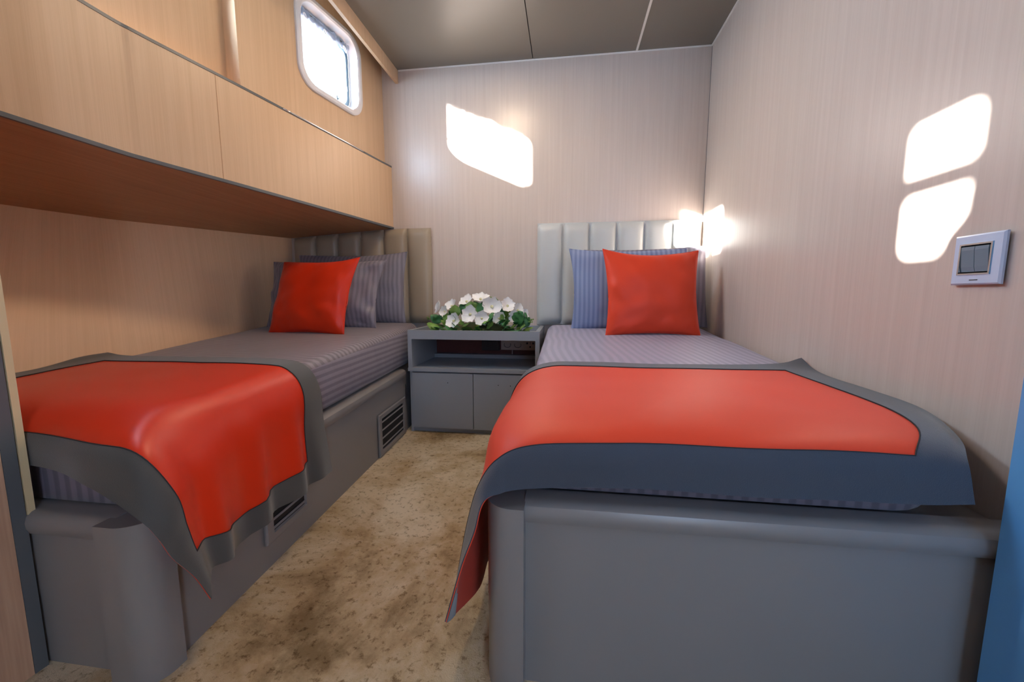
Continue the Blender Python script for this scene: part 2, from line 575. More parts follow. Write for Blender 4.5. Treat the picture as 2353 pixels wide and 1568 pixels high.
P.insert(1, [(-1.64 - 0.8 * max(z - .56, 0), 0.5985, z) for z in (0.30, 0.56, 0.85, 1.13, 1.18)])
ys.insert(1, 0.599)
bm = bmesh.new()
V, F = grid_faces(bm, P)
V2, F2 = grid_faces(bm, [[(x - 0.05, y, z) for x, y, z in r] for r in P])
uvl = bm.loops.layers.uv.new('grain')
for VV in (V, V2):
    for i, r in enumerate(VV):
        for v in r:
            for l in v.link_loops:
                l[uvl].uv = (ys[i], v.co.z)
struct(obj('wall_left_lower', bm, M['laminate_hull'], smooth=True), 'wood laminate hull-side wall beside the left bed')

struct(obj('wall_locker_end', boxb(-2.25, -1.40, 0.56, 0.597, 0, 1.62), M['laminate_warm_lit']))
# ceiling: three panels with joints
def panel(name, x0, x1, lab=None):
    o = obj(name, boxb(x0, x1, ZBACK, YB + 0.01, ZC, ZC + 0.04), M['ceiling'])
    struct(o, lab)
    return o
panel('ceiling', -1.16, -0.2285, 'leftmost satin ceiling panel')
panel('ceiling_middle', -0.2235, 0.3875, 'middle satin ceiling panel')
panel('ceiling_right', 0.3995, XR + 0.03, 'rightmost satin ceiling panel')
struct(obj('trim_1', boxb(-0.2285, -0.2235, ZBACK, YB, ZC + 0.008, ZC + 0.03), M['black_gap']), 'black joint between ceiling panels')
struct(obj('trim_2', boxb(0.3875, 0.3995, ZBACK, YB, ZC - 0.003, ZC + 0.03, 0.001), M['white_trim']), 'white strip between ceiling panels')
struct(obj('trim_3', boxb(-1.10, XR, YB - 0.006, YB, ZC - 0.007, ZC, 0.001), M['white_trim']), 'white bead along the top of the back wall')
struct(obj('trim_4', boxb(XR - 0.006, XR, 0.3, YB, ZC - 0.007, ZC, 0.001), M['white_trim']), 'white bead along the top of the right wall')
bm = bmesh.new(); box(bm, -1.62, -1.10, ZBACK, YB, 2.50, 2.55)
struct(obj('ceiling_side', bm, M['ceiling']))
# pelmet board under the ceiling's left edge
bm = bmesh.new()
box(bm, -1.122, -1.1039, 0.55, YB, 2.172, ZC + 0.25)
bevel(bm, 0.0015, 1)
struct(obj('trim_5', bm, M['laminate_warm_lit']), 'wood laminate pelmet board along the ceiling')
# corner line where back wall meets right wall
struct(obj('trim_6', boxb(XR - 0.002, XR, YB - 0.002, YB, 0.0, ZC), M['grey_trim']))

# ------------------------------------------------------------------ window on the left
win = thing('window_1', 'rounded white-framed window glowing above the overhead locker', 'window', w1(wc_u, 1.86, 0))
win['kind'] = 'structure'
def ring(loops):
    """loops: list of (list of (u,v), depth) swept one after the other"""
    bm = bmesh.new()
    P = [[w1(u, v, d) for u, v in lp] for lp, d in loops]
    grid_faces(bm, P, closed=True)
    return bm
def rr(hw, hh, r): return rrect(wc_u, 2.088, hw, hh, r)
obj('window_frame', ring([(rr(0.205, 0.199, 0.083), 0.0), (rr(0.236, 0.228, 0.105), 0.001), (rr(0.236, 0.228, 0.105), -0.010),
                          (rr(0.230, 0.222, 0.102), -0.016), (rr(0.212, 0.205, 0.088), -0.017), (rr(0.203, 0.197, 0.083), -0.010),
                          (rr(0.200, 0.194, 0.080), 0.02), (rr(0.196, 0.190, 0.078), 0.07)]), M['pvc'], win, smooth=True, angle=40)
obj('gasket', ring([(rr(0.197, 0.191, 0.078), 0.052), (rr(0.176, 0.170, 0.066), 0.052), (rr(0.174, 0.168, 0.066), 0.060), (rr(0.174, 0.168, 0.066), 0.07)]),
    M['gasket'], win, smooth=True, angle=40)
bm = bmesh.new()
bm.faces.new([bm.verts.new(w1(u, v, 0.068)) for u, v in rr(0.181, 0.175, 0.07)])
obj('glass_pane', bm, M['glass'], win)
# film rolled up at the head of the window, held by ties
def film_roll():
    bm = bmesh.new()
    rows = []
    n = 40
    for i in range(n + 1):
        t = i / n
        u = wc_u - 0.165 + 0.33 * t
        r = 0.015 + 0.005 * math.sin(t * 21) + 0.004 * math.sin(t * 57 + 1)
        zc = 2.243 - 0.004 * math.sin(t * 9)
        rows.append([w1(u, zc + r * math.sin(a) * (1 + 0.2 * math.sin(3 * a + t * 30)), 0.030 + r * 0.8 * math.cos(a))
                     for a in [2 * math.pi * k / 12 for k in range(12)]])
    grid_faces(bm, rows, closed=True)
    return bm
fr = obj('rolled_film', film_roll(), M['film'], win, smooth=True)
fr['label'] = 'blue-grey film rolled at the head of the window'
bm = bmesh.new()
for a, b in ((w1(wc_u - 0.175, 2.262, 0.05), w1(wc_u + 0.172, 2.262, 0.05)),):
    tube(bm, [a, b], 0.010, 8)
obj('rail', bm, M['grey_trim'], win, smooth=True, angle=40)
for t in (-0.155, -0.02, 0.125):
    bm = bmesh.new()
    u = wc_u + t
    pts = [w1(u + 0.008 * math.sin(a), 2.232 - 0.012 * (1 - math.cos(a)) * 1.1, 0.012 + 0.004 * math.cos(a)) for a in [k * math.pi / 8 for k in range(17)]]
    tube(bm, pts, 0.0022, 6)
    obj('tie', bm, M['pvc'], win, smooth=True)
for t, z in ((-0.135, 1.935), (-0.178, 2.09), (0.085, 1.932), (0.165, 2.02)):
    bm = bmesh.new()
    u = wc_u + t
    d = 0.045
    if abs(z - 2.0) > 0.06 and z < 2.0:
        tube(bm, [w1(u, z - 0.025, d), w1(u + 0.003, z - 0.004, d), w1(u - 0.006, z + 0.020, d)], 0.0032, 6)
        tube(bm, [w1(u + 0.003, z - 0.002, d), w1(u + 0.016, z + 0.012, d)], 0.0025, 6)
    else:
        tube(bm, [w1(u, z - 0.012, d), w1(u, z + 0.014, d)], 0.005, 6)
        tube(bm, [w1(u, z, d), w1(u - 0.014, z + 0.004, d)], 0.004, 6)
    obj('hook', bm, M['gasket'] if t < 0.1 else M['pvc'], win, smooth=True)

# frame of the second portlight in the recess
bm = bmesh.new()
def rr2(g, r): return rrect(1.268, 2.060, 0.200 + g, 0.125 + g, r)
grid_faces(bm, [[w2(u, v, d) for u, v in rr2(g, r)] for g, r, d in ((0.0, .035, .0), (.008, .042, .0), (.008, .042, -.008), (.004, .04, -.010), (0.0, .035, -.010), (0.0, .035, .049))], closed=True)
struct(obj('window_2', bm, M['pvc'], smooth=True, angle=40), 'second white-framed window nearer the camera')

# ------------------------------------------------------------------ overhead locker
face = [(0.45, -1.412), (1.07, -1.412), (1.2, -1.402), (1.344, -1.376), (1.548, -1.338), (1.86, -1.286), (2.17, -1.236), (2.40, -1.202), (2.6, -1.170)]
def FX(y): return interp(face, y)
fpts = curve_up([(x, y, 0) for y, x in face], 6)
ZT, ZB = 1.661, 1.256
lock = thing('overhead_locker', 'long curved wood laminate locker front above the left bed', 'locker', (-1.5, 1.6, ZB))
def strip(bm, z0, z1, off0, off1):
    """closed strip following the locker's face"""
    rows = []
    for p in fpts:
        rows.append([(p.x + off1, p.y, z0), (p.x + off1, p.y, z1), (p.x + off0, p.y, z1), (p.x + off0, p.y, z0)])
    V, F = grid_faces(bm, rows, closed=True)
    bm.faces.new(V[0][::-1]); bm.faces.new(V[-1])
bm = bmesh.new(); strip(bm, ZB + 0.008, ZT - 0.010, -0.018, 0.0)
obj('front_panel', bm, M['laminate_warm_lit'], lock)
bm = bmesh.new(); strip(bm, ZT - 0.010, ZT, -0.020, 0.002)
obj('top_edge_trim', bm, M['grey_trim'], lock)
bm = bmesh.new()
pts = [(p.x + 0.003, p.y, ZT - 0.004) for p in fpts if 1.72 < p.y < 2.36]
tube(bm, pts, 0.0035, 8)
obj('chrome_bead', bm, M['chrome'], lock, smooth=True)
bm = bmesh.new(); strip(bm, ZB - 0.004, ZB + 0.008, -0.020, 0.003)
obj('bottom_edge_trim', bm, M['grey_trim'], lock)
bm = bmesh.new()
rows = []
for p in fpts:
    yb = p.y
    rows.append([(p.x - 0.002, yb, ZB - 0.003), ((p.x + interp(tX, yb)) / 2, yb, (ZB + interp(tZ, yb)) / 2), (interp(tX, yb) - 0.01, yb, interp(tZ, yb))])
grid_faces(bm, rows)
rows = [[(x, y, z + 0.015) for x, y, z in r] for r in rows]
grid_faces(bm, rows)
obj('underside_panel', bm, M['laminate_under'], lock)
bm = bmesh.new()
rows = [[(p.x - 0.015, p.y, ZT - 0.012), (-1.446, p.y, ZT - 0.012)] for p in fpts]
grid_faces(bm, rows)
obj('locker_top', bm, M['laminate_warm_lit'], lock)
# panel joint in the locker face
bm = bmesh.new()
x = FX(1.45)
box(bm, x - 0.001, x + 0.0012, 1.4495, 1.4505, ZB + 0.008, ZT - 0.010)
obj('panel_joint', bm, M['laminate_under'], lock)

# ------------------------------------------------------------------ partition at the left edge of the frame
struct(obj('wall_partition', boxb(-1.26, -1.112, 0.17, 0.6035, 0, 2.5), M['laminate_near']), 'knotty wood partition at the left edge')
struct(obj('trim_7', boxb(-1.26, -1.111, 0.604, 0.626, 0, 2.5, 0.002), M['grey_trim']), 'dark grey metal edge of the partition')
struct(obj('trim_8', boxb(-1.16, -1.110, 0.6285, 0.6405, 0.345, 2.3, 0.001), M['strip']), 'cream strip beside the grey metal edge')
# door jamb at the right edge of the frame, blue light put into its colour
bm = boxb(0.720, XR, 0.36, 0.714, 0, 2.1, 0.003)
struct(obj('trim_9', bm, M['jamb']), 'door jamb at the right edge, blue light in its colour')
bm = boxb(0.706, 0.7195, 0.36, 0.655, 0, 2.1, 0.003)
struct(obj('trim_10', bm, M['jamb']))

# ------------------------------------------------------------------ beds
def SX(y):           # inner side face of the left bed
    return -0.797 - 0.061 * y
def rail_z(x, y):
    return 0.352 + 0.017 * (y - 0.64)

def rail(bm, a, b, za, zb, nrm, h=0.046, bulge=0.012, back=0.045):
    """half-round capping along a->b; nrm is the outward direction"""
    a, b, nrm = Vector((*a, 0)), Vector((*b, 0)), Vector((*nrm, 0)).normalized()
    prof = [(-0.002, -h), (bulge * 0.55, -h + 0.002), (bulge, -h * 0.70), (bulge * 1.05, -h * 0.45), (bulge * 0.75, -h * 0.20),
            (0.0, -h * 0.05), (-bulge, 0.0), (-back, 0.0), (-back, -h)]
    rows = []
    for p, z in ((a, za), (b, zb)):
        rows.append([(p.x + nrm.x * o, p.y + nrm.y * o, z + d) for o, d in prof])
    V, F = grid_faces(bm, rows, closed=True)
    bm.faces.new(V[0][::-1]); bm.faces.new(V[1])

def post_foot(x0, x1, y0, y1, side):
    """footprint with the outer aisle corner rounded; side=+1 aisle on +x"""
    r = 0.055
    pts = []
    if side > 0:
        cx, cy = x1 - r, y0 + r
        arc = [(cx + r * math.cos(math.radians(a)), cy + r * math.sin(math.radians(a))) for a in range(-90, 1, 10)]
        return [(x0, y0)] + arc + [(x1, y1), (x0, y1)]
    cx, cy = x0 + r, y0 + r
    arc = [(cx + r * math.cos(math.radians(a)), cy + r * math.sin(math.radians(a))) for a in range(180, 271, 10)]
    return [(x0, y1)] + arc + [(x1, y0), (x1, y1)]

# --- left bed
bedL = thing('bed', 'grey painted bed base on the left, with two louvred vents', 'bed', (-1.3, 1.6, 0))
bm = bmesh.new()
prism(bm, [(-1.62, 0.634), (-0.90, 0.634), (SX(0.69) - 0.004, 0.69), (SX(2.14) - 0.004, 2.14), (SX(2.14) - 0.05, 2.59), (-1.93, 2.59)], 0.0, lambda x, y: rail_z(x, y) - 0.03)
bevel(bm, 0.002, 1)
obj('base_panel', bm, M['paint'], bedL)
bm = bmesh.new()
rail(bm, (SX(0.69), 0.69), (SX(2.135), 2.135), rail_z(0, 0.69), rail_z(0, 2.135), (1, 0.061))
obj('side_rail', bm, M['paint'], bedL, smooth=True, angle=35)
bm = bmesh.new()
rail(bm, (-1.60, 0.634), (-0.905, 0.634), 0.354, 0.354, (0, -1), h=0.05)
obj('foot_rail', bm, M['paint'], bedL, smooth=True, angle=35)
bm = bmesh.new()
prism(bm, post_foot(-0.918, -0.822, 0.604, 0.678, 1), 0.0, 0.352)
bevel(bm, 0.003, 2, ang=60)
obj('corner_post', bm, M['paint'], bedL, smooth=True, angle=35)

def vent(y0, y1, z0, z1, parent, n):
    def q(y, z, o): return (SX(y) + o, y, z)
    v = bpy.data.objects.new('air_vent', None)
    C.objects.link(v); v.parent = parent
    v.location = Vector(q((y0 + y1) / 2, z0, 0)) - origin_of(parent)
    v['label'] = 'louvred air vent'
    fw = 0.030
    bm = bmesh.new()
    L = [[q(y0, z0, 0), q(y1, z0, 0), q(y1, z1, 0), q(y0, z1, 0)],
         [q(y0, z0, .005), q(y1, z0, .005), q(y1, z1, .005), q(y0, z1, .005)],
         [q(y0 + .004, z0 + .004, .009), q(y1 - .004, z0 + .004, .009), q(y1 - .004, z1 - .004, .009), q(y0 + .004, z1 - .004, .009)],
         [q(y0 + fw, z0 + fw * .8, .009), q(y1 - fw, z0 + fw * .8, .009), q(y1 - fw, z1 - fw * .8, .009), q(y0 + fw, z1 - fw * .8, .009)],
         [q(y0 + fw + .003, z0 + fw * .8 + .003, .0005), q(y1 - fw - .003, z0 + fw * .8 + .003, .0005), q(y1 - fw - .003, z1 - fw * .8 - .003, .0005), q(y0 + fw + .003, z1 - fw * .8 - .003, .0005)]]
    grid_faces(bm, L, closed=True)
    obj('vent_frame', bm, M['paint'], v)
    bm = bmesh.new()
    bm.faces.new([bm.verts.new(p) for p in (q(y0 + fw, z0 + fw * .8, .0012), q(y1 - fw, z0 + fw * .8, .0012), q(y1 - fw, z1 - fw * .8, .0012), q(y0 + fw, z1 - fw * .8, .0012))])
    obj('vent_opening', bm, M['black_gap'], v)
    for k in range(n):
        zc = z0 + fw * .8 + (k + 0.5) * (z1 - z0 - fw * 1.6) / n
        bm = bmesh.new()
        a = [q(y0 + fw, zc - .004, .003), q(y0 + fw, zc - .002, .008), q(y0 + fw, zc + .004, .005), q(y0 + fw, zc + .002, .002)]
        b = [q(y1 - fw, zc - .004, .003), q(y1 - fw, zc - .002, .008), q(y1 - fw, zc + .004, .005), q(y1 - fw, zc + .002, .002)]
        V, F = grid_faces(bm, [a, b], closed=True)
        bm.faces.new(V[0][::-1]); bm.faces.new(V[1])
        obj('slat', bm, M['paint'], v)
vent(1.752, 2.125, 0.004, 0.218, bedL, 4)
vent(0.955, 1.178, 0.078, 0.232, bedL, 4)
bm = bmesh.new()
box(bm, -0.926, -0.918, 2.120, 2.132, 0.20, 0.29)
bevel(bm, 0.002, 1)
obj('latch_plate', bm, M['chrome'], bedL, label='small metal latch plate at the head end')

# --- right bed
bedR = thing('bed', 'grey painted bed base on the right, its foot panel facing the camera', 'bed', (0.33, 1.7, 0))
bm = bmesh.new()
box(bm, -0.138, XR - 0.004, 0.733, 2.59, 0, 0.375)
bevel(bm, 0.002, 1)
obj('base_panel', bm, M['paint'], bedR)
bm = bmesh.new()
rail(bm, (-0.075, 0.730), (XR - 0.004, 0.730), 0.404, 0.404, (0, -1), h=0.046, bulge=0.012)
obj('foot_rail', bm, M['paint'], bedR, smooth=True, angle=35)
bm = bmesh.new()
rail(bm, (-0.140, 0.80), (-0.140, 2.13), 0.402, 0.402, (-1, 0))
obj('side_rail', bm, M['paint'], bedR, smooth=True, angle=35)
bm = bmesh.new()
prism(bm, post_foot(-0.152, -0.073, 0.695, 0.80, -1), 0.0, 0.400)
bevel(bm, 0.004, 2, ang=60)
obj('corner_post', bm, M['paint'], bedR, smooth=True, angle=35)

# ------------------------------------------------------------------ mattresses with striped sheets
def mattress(name, label, x0f, x1f, y0, y1, zb, ztf, mats, crown=0.0, r=0.05, rside=0.05):
    """x0f/x1f: wall-side and aisle-side x as functions of y; mats = [top, side]"""
    bm = bmesh.new()
    prof = []
    NY = 44
    def section(y, shrink, zdrop):
        xa, xb = x0f(y), x1f(y)
        if xa > xb: xa, xb = xb, xa
        xa += shrink; xb -= shrink
        zt_ = ztf(y) - zdrop
        pts = []
        z0_ = zb(y) if callable(zb) else zb
        pts.append((xa + 0.02, z0_)); pts.append((xa, z0_ + 0.02))
        for k in range(5): 
            a = math.pi - k * math.pi / 8
            pts.append((xa + r + r * math.cos(a), zt_ - r + r * math.sin(a)))
        n = 14
        for k in range(1, n):
            t = k / n
            pts.append((xa + r + (xb - xa - 2 * r) * t, zt_ + crown * math.sin(math.pi * t)))
        for k in range(5):
            a = math.pi / 2 - k * math.pi / 8
            pts.append((xb - r + r * math.cos(a), zt_ - r + r * math.sin(a)))
        pts.append((xb + 0.002, z0_ + (zt_ - z0_) * 0.5))
        pts.append((xb, z0_ + 0.02)); pts.append((xb - 0.02, z0_))
        return [(x, y, z) for x, z in pts]
    rows = []
    R = 0.06
    stations = [(y0, R, R), (y0 + 0.006, R * 0.55, R * 0.55), (y0 + 0.02, R * 0.2, R * 0.22), (y0 + 0.045, 0.0, 0.03 * R), ]
    for yy, sh, zd in stations:
        rows.append(section(yy, sh, zd))
    for i in range(1, NY):
        rows.append(section(y0 + 0.045 + (y1 - 0.09 - y0) * i / NY, 0, 0))
    for yy, sh, zd in ((y1 - 0.045, 0, 0), (y1 - 0.02, R * .2, R * .22), (y1, R * .6, R * .8)):
        rows.append(section(yy, sh, zd))
    V, F = grid_faces(bm, rows, closed=True)
    bm.faces.new(V[0][::-1]); bm.faces.new(V[-1])
    bm.normal_update()
    for f in bm.faces:
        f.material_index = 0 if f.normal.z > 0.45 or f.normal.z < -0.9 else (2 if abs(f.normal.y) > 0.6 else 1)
    # soft sag of the cloth
    for v in bm.verts:
        nn = noise.noise(Vector((v.co.x * 5, v.co.y * 5, v.co.z * 9)))
        v.co += Vector((0.003 * nn, 0.002 * nn, 0.003 * nn))
    o = obj(name, bm, mats, smooth=True)
    # vertices are world space: put the origin at the base
    return o

def recenter(o, loc):
    loc = Vector(loc)
    o.data.transform(Matrix.Translation(-loc))
    o.location = loc
    return o

def zL(y): return 0.541 + 0.046 * (y - 0.65)
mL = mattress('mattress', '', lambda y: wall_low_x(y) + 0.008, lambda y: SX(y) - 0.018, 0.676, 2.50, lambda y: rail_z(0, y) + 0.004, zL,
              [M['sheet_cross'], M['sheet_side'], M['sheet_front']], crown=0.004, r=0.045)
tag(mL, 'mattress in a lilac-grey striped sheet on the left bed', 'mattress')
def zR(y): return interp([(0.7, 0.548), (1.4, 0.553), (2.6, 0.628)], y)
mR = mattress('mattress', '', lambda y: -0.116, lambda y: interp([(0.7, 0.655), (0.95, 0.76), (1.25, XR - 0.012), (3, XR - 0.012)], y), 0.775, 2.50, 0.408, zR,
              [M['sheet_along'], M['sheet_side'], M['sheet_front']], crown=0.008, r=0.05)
tag(mR, 'mattress in a lilac striped sheet on the right bed', 'mattress')

# ------------------------------------------------------------------ headboards
def headboard(label, x0, wch, n, z0, ztop, mat, y1=2.598, y0=2.548):
    hb = thing('headboard', label, 'headboard', (x0 + wch * n / 2, y1, z0))
    hb_back = boxb(x0 + 0.004, x0 + wch * n - 0.004, y0 + 0.028, y1, z0 + 0.004, min(ztop(x0), ztop(x0 + wch * n)) - 0.004, 0.004)
    obj('backing', hb_back, mat, hb)
    for k in range(n):
        xa, xb = x0 + k * wch, x0 + (k + 1) * wch
        bm = bmesh.new()
        NX, NZ = 14, 22
        zt_ = ztop((xa + xb) / 2)
        def P(i, j, back=False):
            u = -1 + 2 * i / NX; v = -1 + 2 * j / NZ
            za = z0; zb_ = ztop(xa + (xb - xa) * i / NX)
            x = (xa + xb) / 2 + u * (wch / 2 - 0.0006)
            z = (za + zb_) / 2 + v * (zb_ - za) / 2
            dv = max(0.0, (abs(v) - 0.86) / 0.14)
            dd = (1 - abs(u) ** 3.2) ** 0.5 * (1 - dv ** 2.5) ** 0.5 if abs(u) < 1 and dv < 1 else 0
            nn = 0.0025 * noise.noise(Vector((x * 12, z * 7, k)))
            y = y0 + 0.034 - (0.036 + nn) * dd if not back else y1 - 0.022
            return (x, y, z)
        rows = [[P(i, j) for j in range(NZ + 1)] for i in range(NX + 1)]
        V, F = grid_faces(bm, rows)
        obj('padded_channel', bm, mat, hb, smooth=True)
    return hb

headboard('taupe channel-padded headboard behind the left bed, under the locker', -1.897, 0.1663, 6, 0.615,
          lambda x: min(1.250, interp([(-1.93, 1.199), (-1.19, 1.246), (-0.9, 1.262)], x)), M['leather'])
headboard('pale grey channel-padded headboard behind the right bed', -0.190, 0.1660, 6, 0.612, lambda x: 1.262, M['leather_pale'])

# ------------------------------------------------------------------ nightstand
X0, X1, YN, ZR_ = -0.904, -0.141, 2.147, 0.605
ns = thing('nightstand', 'grey painted nightstand between the beds with tray top and two doors', 'nightstand', ((X0 + X1) / 2, 2.37, 0))
bm = bmesh.new()
t = 0.024
yb = YB - 0.004
bm.free()
for xa in (X0, X1 - t):
    obj('side_panel', boxb(xa, xa + t, YN, yb, 0.386, ZR_, 0.0015, 1), M['paint_stand'], ns)
bm = boxb(X0 + t, X1 - t, YN, YN + 0.018, 0.553, ZR_, 0.0015)
obj('tray_front', bm, M['paint_stand'], ns)
bm = boxb(X0 + t, X1 - t, yb - 0.018, yb, 0.553, ZR_, 0.0015)
obj('tray_back', bm, M['paint_stand'], ns)
bm = boxb(X0 + t, X1 - t, YN + 0.018, yb - 0.018, 0.556, 0.570)
obj('tray_floor', bm, M['paint_stand'], ns)
bm = boxb(X0 - 0.001, X1 + 0.001, YN - 0.005, yb, 0.366, 0.386, 0.002)
obj('shelf', bm, M['paint_stand'], ns)
bm = bmesh.new()
box(bm, X0 + 0.004, X0 + 0.020, YN + 0.010, yb, 0, 0.366)
box(bm, X1 - 0.014, X1 - 0.002, YN + 0.010, yb, 0, 0.366)
box(bm, X0 + 0.020, X1 - 0.014, YN + 0.022, yb, 0.0, 0.366)
obj('carcass', bm, M['paint_stand'], ns)
bm = boxb(X0 + 0.02, X1 - 0.02, YB - 0.06, yb, 0.386, 0.410, 0.002)
obj('cable_ledge', bm, M['paint_stand'], ns)
bm = boxb(X0 + t, X1 - t, YB - 0.010, yb, 0.410, 0.553)
obj('back_panel', bm, plain('dark_mahogany_back', (0.10, 0.022, 0.020), rough=0.5), ns, label='dark reddish back panel')
def door(x0, x1, holes):
    d = obj('cabinet_door', boxb(x0, x1, YN - 0.001, YN + 0.017, 0.030, 0.357, 0.0018), M['paint_stand'], ns)
    for hx, hz in holes:
        bm = bmesh.new()
        bmesh.ops.create_circle(bm, cap_ends=True, radius=0.0028, segments=12,
                                matrix=Matrix.Translation((hx, YN - 0.0016, hz)) @ Matrix.Rotation(math.pi / 2, 4, 'X'))
        obj('screw_hole', bm, M['black_gap'], d)
door(X0 + 0.021, -0.5215, [(-0.669, 0.302)])
door(-0.5175, X1 - 0.010, [(-0.373, 0.297), (-0.304, 0.295)])

# wall socket strip and black device on the wall behind the shelf
sk = thing('socket_strip', 'cream socket plate with two outlets seen inside the nightstand opening', 'socket', (-0.31, YB - 0.012, 0.444))
yy = YB - 0.0125
obj('plate', boxb(-0.428, -0.175, yy - 0.008, yy, 0.440, 0.512, 0.003), M['socket'], sk)
for cx in (-0.385, -0.315):
    bm = bmesh.new()
    pts = [(cx + 0.022 * math.cos(a), yy - 0.009, 0.474 + 0.018 * math.sin(a)) for a in [math.radians(d) for d in range(150, 391, 15)]]
    tube(bm, pts, 0.0016, 6)
    obj('outlet', bm, M['rubber'], sk)
bm = bmesh.new()
for hx, hz, s in ((-0.252, 0.486, 0.006), (-0.212, 0.486, 0.006), (-0.232, 0.462, 0.005)):
    box(bm, hx - s, hx + s, yy - 0.0088, yy - 0.007, hz - s, hz + s)
box(bm, -0.2335, -0.2305, yy - 0.0088, yy - 0.007, 0.480, 0.494)
obj('pin_holes', bm, M['rubber'], sk)
bm = bmesh.new()
tube(bm, [(-0.352, yy - 0.006, 0.440), (-0.352, yy - 0.012, 0.425), (-0.351, yy - 0.02, 0.413)], 0.003, 8)
obj('white_cord', bm, M['white_trim'], sk)
dv = thing('control_box', 'small black control box beside the socket plate inside the nightstand', 'device', (-0.50, YB - 0.012, 0.44))
obj('housing', boxb(-0.556, -0.440, yy - 0.030, yy, 0.436, 0.530, 0.004), M['device'], dv)
bm = bmesh.new()
for kx in (-0.53, -0.50, -0.47):
    box(bm, kx - 0.008, kx + 0.008, yy - 0.032, yy - 0.029, 0.478, 0.490)
obj('buttons', bm, M['rubber'], dv)

# ------------------------------------------------------------------ cushions and pillows
def pillow(name, label, cat, base, wd, ht, th, tilt, yaw, mat, seed=0, roll=0.0, pinch=0.05, wr=0.006, group=None,
           corners=(0, 0, 0, 0), piping=None, stripe=None, flange=0.0):
    """base = middle of the bottom edge; leans back by tilt; local frame X across, Z up"""
    rnd = random.Random(seed)
    bm = bmesh.new()
    N = 36
    def pt(u, v, s):
        k = 1 - pinch * (1 - v * v) * abs(u) ** 3
        kk = 1 - pinch * (1 - u * u) * abs(v) ** 3
        x = u * wd / 2 * k
        z = ht / 2 + v * ht / 2 * kk
        # corner droop / lift
        cu, cv = (u + 1) / 2, (v + 1) / 2
        z += (corners[0] * (1 - cu) + corners[1] * cu) * cv ** 4 * abs(u) ** 2
        x += (corners[2] * (1 - cu) + corners[3] * cu) * cv ** 3
        e = max(0.0, (1 - abs(u) ** 2.6)) ** 0.60 * max(0.0, (1 - abs(v) ** 2.6)) ** 0.60
        d = th / 2 * e
        q = Vector((u * 2.2 + seed, v * 2.2, s * 3.1 + seed))
        edge = max(abs(u), abs(v))
        w_ = noise.noise(q * 1.3) * wr + noise.noise(Vector((u * 9 + seed, v * 4, s))) * wr * 0.5 * edge ** 2
        # radial tension creases near the corners
        cd = min(math.hypot(1 - abs(u), 1 - abs(v)), 1)
        w_ += math.sin(math.atan2(1 - abs(v), 1 - abs(u) + 1e-4) * 12 + seed) * wr * 0.55 * max(0, 0.5 - cd) * (1 if cd > 0.04 else 0)
        d2 = d + w_ * min(1, e * 3)
        return Vector((x, s * d2, z))
    V = {}
    for s in (-1, 1):
        for i in range(N + 1):
            for j in range(N + 1):
                # cluster samples near the borders
                u = math.sin((-1 + 2 * i / N) * math.pi / 2); v = math.sin((-1 + 2 * j / N) * math.pi / 2)
                if s == 1 and (i in (0, N) or j in (0, N)):
                    V[s, i, j] = V[-1, i, j]
                else:
                    V[s, i, j] = bm.verts.new(pt(u, v, s))
        for i in range(N):
            for j in range(N):
                q = (V[s, i, j], V[s, i + 1, j], V[s, i + 1, j + 1], V[s, i, j + 1])
                bm.faces.new(q if s < 0 else q[::-1])
    border = [V[-1, i, 0].co.copy() for i in range(N + 1)] + [V[-1, N, j].co.copy() for j in range(1, N + 1)] + \
             [V[-1, i, N].co.copy() for i in range(N - 1, -1, -1)] + [V[-1, 0, j].co.copy() for j in range(N - 1, 0, -1)]
    me = bpy.data.meshes.new(name)
    for f in bm.faces: f.smooth = True
    bmesh.ops.recalc_face_normals(bm, faces=bm.faces)
    bm.to_mesh(me); bm.free()
    me.materials.append(mat)
    o = lk(name, me)
    o.location = base
    o.rotation_euler = (-tilt, roll, yaw)
    tag(o, label, cat, group)
    if piping is not None:
        bm = bmesh.new()
        tube(bm, border + [border[0]], 0.0022, 6)
        me = bpy.data.meshes.new('seam_edge')
        for f in bm.faces: f.smooth = True
        bm.to_mesh(me); bm.free()
        me.materials.append(piping)
        c = lk('seam_edge', me, o)
    return o

# left bed
pillow('pillow', 'lilac striped pillow against the left headboard, rearmost of its pile', 'pillow', (-1.41, 2.440, 0.622), 0.74, 0.45, 0.13, 0.08, 0.03,
       M['pillow_stripe'], seed=3, wr=0.008, piping=M['pillow_stripe'], corners=(0, 0.015, 0, 0.01))
pillow('pillow', 'creased lilac striped pillow between the red cushion and the rear pillow', 'pillow', (-1.46, 2.17, 0.612), 0.71, 0.41, 0.15, 0.24, 0.0,
       M['pillow_stripe'], seed=11, wr=0.024, piping=M['pillow_stripe'], corners=(0.0, 0.005, 0.0, 0.03))
cuL = pillow('cushion', 'square red cushion in front of the left bed pillows', 'cushion', (-1.385, 1.925, 0.598), 0.47, 0.415, 0.13, 0.30, -0.09,
       M['red'], seed=21, wr=0.010, pinch=0.06, piping=M['red'], corners=(-0.005, 0.015, 0.02, 0.03))
